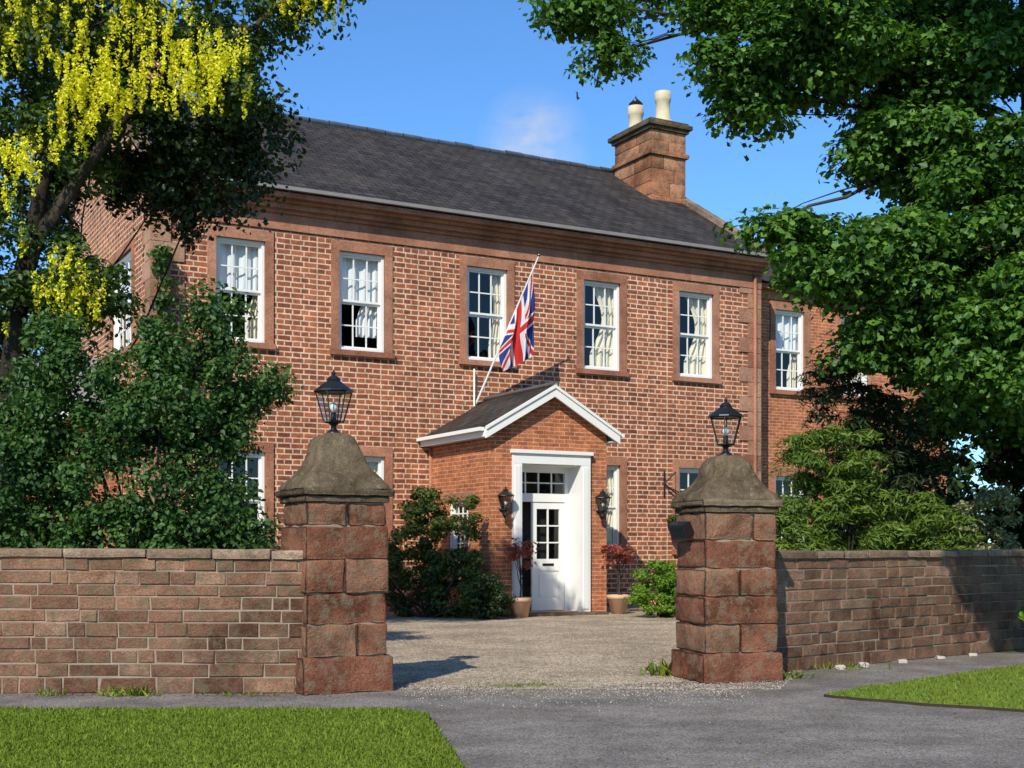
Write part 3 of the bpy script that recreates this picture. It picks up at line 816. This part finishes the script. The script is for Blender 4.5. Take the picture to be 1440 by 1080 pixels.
# ------------------------------------------------------------------ GATE PIERS
def pier(name, cx, cy, rz, w, d, zs, captop, lam):
    e = empty(name, (cx, cy, 0), rz)
    mb = MB()
    hw_, hd = w/2, d/2
    tones = [.15, .75, .35, .6, .2, .8, .4]
    for i in range(len(zs)-1):
        z0, z1 = zs[i]+.003, zs[i+1]-.003
        ex = .045 if i == 0 else random.uniform(-.012, .014)
        X0, X1, Y0, Y1 = -hw_-ex, hw_+ex, -hd-ex, hd+ex
        g = .003; bv = random.uniform(.018, .032)
        if i % 2 == 1:
            c = random.uniform(-.08, .14)
            rockbox(mb, X0, c-g, Y0, Y1, z0, z1, 'pier', bev=bv, amp=.02, n=7, rnd=tones[i]+random.uniform(-.15, .15)); rockbox(mb, c+g, X1, Y0, Y1, z0, z1, 'pier', bev=bv, amp=.02, n=6, rnd=random.random())
        else:
            rockbox(mb, X0, X1, Y0, Y1, z0, z1, 'pier', bev=bv, amp=.02, n=10, rnd=tones[i]+random.uniform(-.15, .15))
    zc = zs[-1]
    mb.obj('shaft_blocks', e)
    mb = MB()
    mb.box(-hw_+.03, hw_-.03, -hd+.03, hd-.03, 0, zc, 'mortar')
    mb.obj('core', e)
    mb = MB()
    rockbox(mb, -hw_-.015, hw_+.015, -hd-.015, hd+.015, zc, zc+.06, 'cap', n=6)
    rockbox(mb, -hw_-.05, hw_+.05, -hd-.05, hd+.05, zc+.06, zc+.13, 'cap', n=10, bev=.025, amp=.02)
    H = captop-(zc+.13)
    prof = [(1.02, 0), (1.0, .06), (.95, .12), (.86, .20), (.75, .29), (.655, .39), (.58, .50), (.53, .62), (.49, .73), (.45, .82), (.39, .90), (.28, .96), (.15, 1.0)]
    k = 14; V = []; F = []
    for r, t in prof:
        for s in range(4):
            for i in range(k):
                u = -1+2*i/k
                p = {0: (u, -1), 1: (1, u), 2: (-u, 1), 3: (-1, -u)}[s]
                q = Vector((p[0]*(hw_+.01)*r, p[1]*(hd+.01)*r, zc+.13+H*t))
                q += Vector((p[0], p[1], 0))*(noise.noise(q*6+Vector((cx, 0, 0)))*.03+noise.noise(q*17)*.014)
                V.append(q)
    n4 = 4*k
    for i in range(len(prof)-1):
        for j in range(n4): F.append((i*n4+j, i*n4+(j+1) % n4, (i+1)*n4+(j+1) % n4, (i+1)*n4+j))
    F.append(tuple((len(prof)-1)*n4+j for j in range(n4)))
    mb.add(V, F, 'cap', smooth=True, rnd=.5)
    mb.obj('ogee_cap', e)
    mb = MB(); lantern(mb, (cx, cy, captop-.01), lam); mb.obj('gate_lantern')
    return e
random.seed(21)
t = math.radians(27)
pier('gate_pier', -1.88+.4*math.cos(t)-.39*math.sin(t), 11.68+.4*math.sin(t)+.39*math.cos(t), t, .80, .78, [0, .34, .64, .93, 1.24, 1.55, 1.77], 2.44, .9)
t2 = math.radians(17)
pier('gate_pier', 1.90+.41*math.cos(t2)-.35*math.sin(t2), 12.66+.41*math.sin(t2)+.35*math.cos(t2), t2, .80, .70, [0, .30, .58, .86, 1.14, 1.42, 1.70], 2.30, .88)
mb = MB()
mb.xf = Matrix.Translation((1.72, 12.98, 1.53)) @ Matrix.Rotation(math.radians(-60), 4, 'Z') @ Matrix.Rotation(math.radians(25), 4, 'X')
mb.box(-.12, .12, -.05, .05, -.07, .07, 'black'); mb.box(-.13, .13, -.06, -.051, -.08, .08, 'black'); mb.box(-.105, .105, -.064, -.061, -.055, .055, 'glass')
mb.box(-.02, .02, .05, .14, -.03, .0, 'black')
mb.obj('floodlight')

# ------------------------------------------------------------------ WALLS
def stonewall(name, p0, p1, H0, H1, thick, courses, seed):
    random.seed(seed)
    p0 = Vector((*p0, 0)); p1 = Vector((*p1, 0)); d = p1-p0; L = d.length; a = math.atan2(d.y, d.x)
    mb = MB(); mb.xf = Matrix.Translation(p0) @ Matrix.Rotation(a, 4, 'Z')
    Hb = lambda x: H0+(H1-H0)*x/L
    core = .007
    for side in (0, 1):
        y = core if side == 0 else thick-core
        mb.quad([(0, y, 0), (L, y, 0), (L, y, H1-.08), (0, y, H0-.08)], 'mortar')
    mb.quad([(0, 0, 0), (0, thick, 0), (0, thick, H0-.08), (0, 0, H0-.08)], 'mortar')
    z = 0
    for ci, h in enumerate(courses):
        x = -random.random()*.2
        while x < L:
            w = random.choice([.16, .24, .30, .36, .44, .55])*random.uniform(.9, 1.1)
            xa, xb = max(0, x)+.005, min(L, x+w)-.005
            if xb-xa > .05:
                f0 = (Hb((xa+xb)/2)-.085)/sum(courses)
                jt = .005
                z0 = z*f0+jt; z1 = (z+h)*f0-jt
                pr = random.uniform(-.007, .007)
                r = min(1, max(0, random.gauss(.45, .24)))
                mb.chamfer(xa, xb, pr-.004, core+.02, z0, z1, .009, 'wall', rnd=r)
                mb.box(xa, xb, thick-core-.02, thick+pr, z0, z1, 'wall', rnd=r)
            x += w
        z += h
    x = 0
    while x < L:
        w = random.uniform(.45, .8); xb = min(L, x+w)-.006
        h = Hb(x)
        rockbox(mb, x, xb, -.035, thick+.035, h-.085+random.uniform(0, .004), h+random.uniform(-.008, .008), 'coping', bev=.014, amp=.012, n=4)
        x += w
    return mb.obj(name)
cs = [.16, .13, .13, .12, .14, .12, .13, .11, .13, .12]
stonewall('boundary_wall', (-13, 11.78), (-1.86, 11.80), 1.42, 1.32, .34, cs, 5)
stonewall('boundary_wall', (2.82, 13.72), (10.6, 20.1), 1.31, 1.33, .34, cs, 9)
mb = MB()
random.seed(4)
for tt in (.9, 1.35, 2.1, 2.9, 3.6):
    x = 2.82+.773*tt+.1; y = 13.72+.634*tt-.14
    rockbox(mb, x-.06, x+.06, y-.04, y+.04, 0, .05, 'pale', n=3, bev=.02, amp=.02)
mb.obj('edging_stones')

# ------------------------------------------------------------------ POTS
def potted(loc, s):
    e = empty('potted_acer', loc)
    mb = MB()
    mb.lathe((0, 0, 0), [(.15, 0), (.215, .30), (.24, .31), (.245, .38), (.21, .385), (.2, .35)], 20, 'terra'); mb.lathe((0, 0, .32), [(.2, 0), (.2, .02)], 16, 'soil')
    mb.obj('pot', e)
    mb = MB(); random.seed(int(loc[0]*10)+5)
    tops = []
    mb.path([(0, 0, .28), (.02, .01, .6), (0, 0, .85)], [.022, .018, .014], 6, 'bark')
    for i in range(9):
        a = random.random()*6.28; r = random.uniform(.12, .3)*s
        q = (r*math.cos(a), r*math.sin(a), random.uniform(.95, 1.35)*s+.05); limb(mb, (0, 0, .6+.03*i), q, .010, .004, 4, .1, n=5); tops.append(q)
    mb.obj('stems', e)
    C = np.array(tops); P, S, R = leaves_at(C, RNG, 60, .17, .065, up=.8)
    scatter('leaves', [(LEAF_V, LEAF_F, P, S, R, 'acer')], e)
p = hw(.42, -PD-.42, 0); potted((p.x, p.y, 0.01), 1.0)
p = hw(2.72, -PD-.15, 0); potted((p.x+.12, p.y, 0.01), .95)

# ------------------------------------------------------------------ TREES
def blobs_limbs(mb, src, blobs, r0, seg=7):
    for (x, y, z, rx, ry, rz, n) in blobs:
        s = min(src, key=lambda q: (Vector(q)-Vector((x, y, z))).length+random.random())
        pts = limb(mb, s, (x, y, z), r0*random.uniform(.7, 1.1), .018, seg, .12)
        for i in range(max(3, n//8)):
            d = Vector((random.gauss(0, 1), random.gauss(0, 1), random.gauss(0, .8))).normalized()
            q = Vector((x+d.x*rx*.8, y+d.y*ry*.8, z+d.z*rz*.8)); limb(mb, random.choice(pts[4:]), q, .016, .005, 4, .12, n=5)

random.seed(13)
tree = empty('sycamore_tree')
B = [(5.7, 18.2, 9.9, 2.7, 2.4, 1.6, 130), (4.1, 17.5, 8.3, 1.25, 1.1, .75, 60), (7.3, 18.2, 7.2, 2.3, 2.2, 1.9, 150),
     (4.75, 17, 5.25, 1.2, 1.0, .58, 62), (6.4, 17.0, 5.3, 1.5, 1.3, 1.1, 90), (6.8, 16.8, 4.1, 1.5, 1.2, .8, 76), (5.15, 17.5, 4.15, .7, .7, .5, 26),
     (7.0, 16.0, 3.35, .9, .8, .45, 26), (1.05, 18, 8.95, .7, .5, .24, 13), (1.4, 18, 8.3, .16, .2, .28, 4), (2.3, 18, 9.5, .9, .8, .35, 20),
     (3.2, 17.5, 7.45, .5, .4, .28, 11), (2.9, 17.4, 8.1, .3, .3, .4, 8), (3.1, 17.6, 8.9, .6, .5, .35, 16), (3.55, 17.2, 5.7, .35, .3, .18, 7), (5.4, 17.6, 6.9, .7, .7, .45, 26), (6.0, 17.8, 8.3, 1.3, 1.0, .8, 50), (9.5, 18.5, 6.5, 2.2, 2.4, 3, 60), (8.0, 19.5, 3.9, 1.6, 1.0, 1.0, 50)]
mb = MB()
tr = [(8.3, 19.6, 0), (8.2, 19.4, 1.6), (8.0, 19.2, 3.5), (7.8, 19.0, 5.6), (7.7, 18.8, 7.5), (7.5, 18.7, 9.8)]
mb.path(tr, [.42, .34, .31, .27, .2, .1], 12, 'bark', wob=.08)
blobs_limbs(mb, tr[2:], B, .06)
mb.obj('trunk_and_limbs', tree)
C = clumps_of(B, RNG, .35)
P, S, R = leaves_at(C, RNG, 200, .42, .092, up=.8, flat=.5, droop=.35)
scatter('crown', [(MAP_V, MAP_F, P, S, R, 'maple')], tree)

random.seed(17)
tree = empty('laburnum_tree')
B = [(-5.7, 16, 7.75, 1.15, 1.1, .75, 46), (-3.9, 16, 7.9, 1.25, 1.1, .75, 55), (-2.55, 16, 8.35, .8, .6, .28, 20), (-3.5, 15.8, 7.1, .5, .5, .35, 14),
     (-5.9, 16, 6.3, .9, .9, .8, 34), (-6.1, 16, 4.9, .7, .7, .8, 24), (-5.25, 15.8, 4.5, .5, .45, .4, 16), (-4.9, 16, 6.9, .5, .5, .5, 12), (-6.2, 16.0, 9.2, 1.6, 1.3, .8, 34), (-7.5, 16, 7, 1.2, 1.5, 2.2, 40)]
mb = MB()
tr = [(-6.5, 16.4, 0), (-6.35, 16.3, 1.5), (-6.4, 16.2, 3.2), (-6.15, 16.1, 4.8), (-5.8, 16.1, 6.3), (-5.3, 16.0, 7.6), (-5.2, 16, 8.6)]
mb.path(tr, [.17, .15, .13, .11, .09, .06, .04], 10, 'bark', wob=.12)
tr2 = [(-6.3, 16.2, 3.8), (-5.9, 15.9, 5.2), (-5.0, 15.8, 6.4), (-4.3, 15.8, 7.2), (-3.2, 15.9, 7.8)]
mb.path(tr2, [.10, .09, .07, .05, .03], 8, 'bark', wob=.12)
blobs_limbs(mb, tr[3:]+tr2[2:], B, .04)
mb.obj('trunk_and_limbs', tree)
C = clumps_of(B, RNG, .4)
P, S, R = leaves_at(C, RNG, 120, .30, .08, up=.5, flat=.7, droop=.5)
yel = [(-5.9, 15.2, 7.75, 1.1, .5, .6, 120), (-4.9, 15.2, 6.95, .55, .4, .5, 90), (-3.7, 15.2, 7.15, .65, .4, .55, 110), (-2.45, 15.5, 8.2, .8, .5, .22, 46), (-5.9, 15.3, 6.1, .35, .3, .35, 24), (-5.3, 15.4, 4.6, .5, .35, .5, 50), (-4.4, 15.2, 7.8, 1.0, .4, .6, 60), (-6.3, 15.5, 5, .5, .4, 1, 24), (-5.35, 15.3, 6.45, .3, .3, .3, 20)]
K = clumps_of(yel, RNG, .1)
per = 40
PP = np.repeat(K, per, axis=0); n = len(PP); tt = RNG.random(n)
ln = np.repeat(.16+.22*RNG.random(len(K)), per)
PP = PP+np.column_stack([RNG.normal(size=n)*.028*(1-.6*tt), RNG.normal(size=n)*.028*(1-.6*tt), -tt*ln])
scatter('crown', [(LEAF_V, LEAF_F, P, S, R, 'lab'), (LEAF_V, LEAF_F, PP, .028+.018*RNG.random(n), rots(RNG.normal(size=(n, 3)), RNG), 'yellow')], tree)

def bushy(name, B, per, cr, size, matn, tv=(LEAF_V, LEAF_F), base=None, lo=.4, stems=3, **kw):
    e = empty(name)
    mb = MB()
    cx = sum(b[0] for b in B)/len(B); cy = sum(b[1] for b in B)/len(B)
    if base: cx, cy = base
    for (x, y, z, rx, ry, rz, n) in B:
        for i in range(stems):
            limb(mb, (cx+random.uniform(-.15, .15), cy+random.uniform(-.15, .15), 0), (x+random.uniform(-.6, .6)*rx, y, z+random.uniform(-.3, .5)*rz), .03, .008, 5, .10, n=5)
    mb.obj('stems', e)
    C = clumps_of(B, RNG, lo); C = C[C[:, 2] > .05]
    P, S, R = leaves_at(C, RNG, per, cr, size, **kw)
    P[:, 2] = np.maximum(P[:, 2], .02)
    scatter('foliage', [(*tv, P, S, R, matn)], e)
    return e
random.seed(31)
bushy('yew_tree', [(-4.25, 17.2, 6.4, .85, .8, .75, 48), (-3.5, 17.2, 6.95, .6, .6, .5, 20), (-5.3, 17.5, 6.9, 1.0, .9, .8, 40), (-6.9, 17.5, 5.2, 1.0, 1.0, 2.4, 80), (-7.2, 17.5, 2.4, 1.2, 1, 2, 60), (-5.8, 17.4, 8.2, 1.3, 1.0, .8, 40)], 140, .32, .085, 'yew', base=(-7.2, 17.5), stems=1, up=.2, flat=1.0, droop=.6)
bushy('garden_shrub', [(-4.35, 14.8, 1.7, 1.25, 1.0, 1.6, 100), (-3.75, 14.9, 3.0, .75, .7, .7, 46), (-3.5, 15.1, 3.9, .3, .3, .42, 12), (-5.0, 14.8, 2.9, .75, .7, .75, 46), (-5.9, 14.9, 2.2, .8, .8, 1.0, 50), (-3.05, 15.0, 3.3, .38, .35, .3, 14), (-4.1, 14.8, 3.65, .25, .3, .3, 8), (-3.4, 14.6, 1.6, .4, .4, .55, 22), (-5.3, 14.9, 3.6, .35, .4, .4, 10), (-3.1, 14.6, 1.45, .25, .3, .25, 8), (-4.4, 14.3, 1.4, 1.2, .4, .5, 40)], 170, .26, .065, 'shrub', up=.5, flat=.8)
bushy('hedge', [(-7.2, 14.5, 1.6, 1.4, .9, 1.7, 80), (-9.5, 14.5, 1.6, 1.6, .9, 1.8, 40)], 120, .3, .09, 'yew')
q = hw(-5.7, -.2, 5.9)
bushy('climbing_ivy', [(q.x, q.y, 6.2, .16, .16, 1.1, 16), (q.x+.3, q.y+.1, 4.8, .5, .2, .8, 20)], 60, .16, .09, 'shrub', up=.1, lo=.1, stems=1)
bushy('porch_shrub', [(-1.95, 25.1, .9, .75, .5, 1.2, 60), (-1.6, 25.3, 1.8, .5, .4, .8, 34), (-1.15, 24.7, .6, .55, .4, .7, 34), (-.78, 24.35, 1.2, .16, .16, 1.15, 18), (-.62, 24.1, .45, .35, .3, .5, 24), (-3.2, 24.2, .8, .9, .6, 1.0, 40)], 140, .2, .07, 'shrub2')
bushy('box_bush', [(-.35, 23.9, .4, .3, .25, .42, 26)], 150, .14, .05, 'yew')
bushy('golden_bush', [(2.75, 24.6, .45, .42, .35, .6, 34), (3.3, 24.6, .4, .5, .35, .5, 24), (2.95, 25.1, .8, .2, .2, .3, 8)], 160, .16, .055, 'bright')
DROOP = np.array([(0, -.5, 0), (.13, -.1, .02), (.06, .4, -.06), (0, .7, -.12), (-.06, .4, -.06), (-.13, -.1, .02)])
bushy('cypress_shrub', [(4.35, 17.2, 1.6, .95, .7, .9, 70), (4.3, 17.3, 2.5, .65, .6, .6, 40), (5.4, 17.2, 1.5, .7, .6, .6, 40), (3.75, 16.8, 1.5, .4, .4, .5, 18)], 150, .24, .10, 'conif', tv=(DROOP, LEAF_F), up=.9, flat=.45, droop=1.2)
bushy('dark_cypress', [(4.75, 18.3, 3.3, .55, .5, .95, 40), (5.3, 18.3, 2.6, .9, .6, .9, 50)], 140, .26, .10, 'yew', tv=(DROOP, LEAF_F), up=.9, flat=.45, droop=1.2)
bushy('variegated_bush', [(6.6, 18.1, 1.65, .6, .45, .55, 40)], 150, .18, .055, 'vari')
bushy('yew_hedge', [(7.6, 21, 2.3, 1.9, .9, 2.8, 140), (8.2, 21, 4.6, 2.0, .9, 1.6, 90), (9.3, 20.3, 2.6, 1.4, .8, 2.5, 110), (11, 21.5, 3.2, 2.2, 1, 3.6, 110), (6.0, 20.5, 1.3, 1.2, .6, 1.3, 50)], 120, .4, .12, 'yew')
bushy('verge_shrub', [(6.75, 16.0, .35, .35, .35, .5, 20), (6.9, 16.1, .8, .3, .3, .3, 10)], 120, .15, .07, 'bright')
random.seed(41)
tree = empty('lime_tree')
B = [(4.0, 9.6, 6.55, .75, .75, .33, 24), (4.9, 9.2, 6.8, .9, .9, .4, 36), (5.8, 9.0, 6.9, 1.1, 1.0, .6, 40), (7.0, 8.2, 7.6, 1.6, 1.5, 1.1, 40), (4.3, 11.6, 13.6, 2.0, 1.6, .9, 60), (6.6, 11.5, 12.5, 1.6, 1.5, 1.2, 40)]  # low limbs shadow the wall; unseen high crown at end added to shade sycamore
mb = MB(); tr = [(8.2, 7.5, 0), (8.1, 7.6, 2), (7.8, 7.8, 4.2), (7.4, 8.1, 6.2), (7.2, 8.8, 8.6), (6.8, 9.8, 10.8), (6.3, 10.6, 12.4)]
mb.path(tr, [.42, .34, .3, .25, .19, .12, .06], 12, 'bark', wob=.08); blobs_limbs(mb, tr[3:], B, .06); mb.obj('trunk_and_limbs', tree)
C = clumps_of(B, RNG, .2); P, S, R = leaves_at(C, RNG, 100, .38, .13, up=.7, flat=.6)
scatter('crown', [(LEAF_V, LEAF_F, P, S, R, 'maple')], tree)
B = []
random.seed(5)
for i in range(26):
    a = math.radians(-75+150*i/25); r = random.uniform(75, 95)
    B.append((r*math.sin(a), r*math.cos(a)+5, 3.5, 5, 4, random.uniform(4, 6.0), 26))
C = clumps_of(B, RNG, .5); P, S, R = leaves_at(C, RNG, 40, 1.8, .9)
P[:, 2] = np.maximum(P[:, 2], .1)
scatter('background_trees', [(LEAF_V, LEAF_F, P, S, R, 'distant')])

# ------------------------------------------------------------------ LIGHT, SKY, CAMERA
az = math.radians(18); el = math.radians(38)
d = Vector((math.sin(az)*math.cos(el), math.cos(az)*math.cos(el), -math.sin(el)))
L = bpy.data.lights.new('sun', 'SUN'); L.energy = 5.0; L.angle = math.radians(.5); L.color = (1, .93, .79)
so = bpy.data.objects.new('sun', L); COL.objects.link(so); so.rotation_euler = d.to_track_quat('-Z', 'Y').to_euler(); so.location = (-10, -30, 40)
w = bpy.data.worlds.new('World'); SC.world = w; w.use_nodes = True
nt = w.node_tree; nt.nodes.clear()
sky = nt.nodes.new('ShaderNodeTexSky'); sky.sky_type = 'NISHITA'; sky.sun_disc = False
sky.sun_elevation = el; sky.sun_rotation = math.radians(198); sky.air_density = 1.0; sky.dust_density = .3; sky.ozone_density = 2.0
tc = nt.nodes.new('ShaderNodeTexCoord')
n1 = N(nt, 'ShaderNodeTexNoise', Scale=16.0, Detail=8, Roughness=.62)
mp = nt.nodes.new('ShaderNodeMapping'); mp.inputs['Scale'].default_value = (1, 1, 1.6); nt.links.new(tc.outputs['Generated'], mp.inputs[0]); nt.links.new(mp.outputs[0], n1.inputs['Vector'])
cd = Vector((.017, 1, .315)).normalized()
dt = nt.nodes.new('ShaderNodeVectorMath'); dt.operation = 'DISTANCE'; dt.inputs[1].default_value = cd; nt.links.new(tc.outputs['Generated'], dt.inputs[0])
mr = nt.nodes.new('ShaderNodeMapRange'); mr.inputs['From Min'].default_value = .045; mr.inputs['From Max'].default_value = .005; nt.links.new(dt.outputs['Value'], mr.inputs['Value'])
cm = ramp(nt, [(.36, (0, 0, 0)), (.66, (1, 1, 1))]); nt.links.new(n1.outputs['Fac'], cm.inputs[0])
fac = math_n(nt, 'MULTIPLY', cm.outputs[0], mr.outputs[0], True)
fac = math_n(nt, 'MULTIPLY', fac, .9, True)
tint = mixc(nt, 1.0, sky.outputs[0], (.70, 1.15, 1.6), 'MULTIPLY')
c = mixc(nt, fac, tint, (5.2, 5.6, 6.2))
bg = nt.nodes.new('ShaderNodeBackground'); bg.inputs['Strength'].default_value = .125
nt.links.new(c, bg.inputs[0]); wo = nt.nodes.new('ShaderNodeOutputWorld'); nt.links.new(bg.outputs[0], wo.inputs[0])

cam = bpy.data.cameras.new('camera'); cam.lens = 45; cam.sensor_width = 36; cam.shift_y = 230/1440; cam.clip_end = 3000
co = bpy.data.objects.new('camera', cam); COL.objects.link(co); co.location = (0, 0, 1.35); co.rotation_euler = (math.pi/2, 0, 0)
SC.camera = co
SC.view_settings.view_transform = 'Standard'; SC.view_settings.look = 'None'; SC.view_settings.exposure = 0
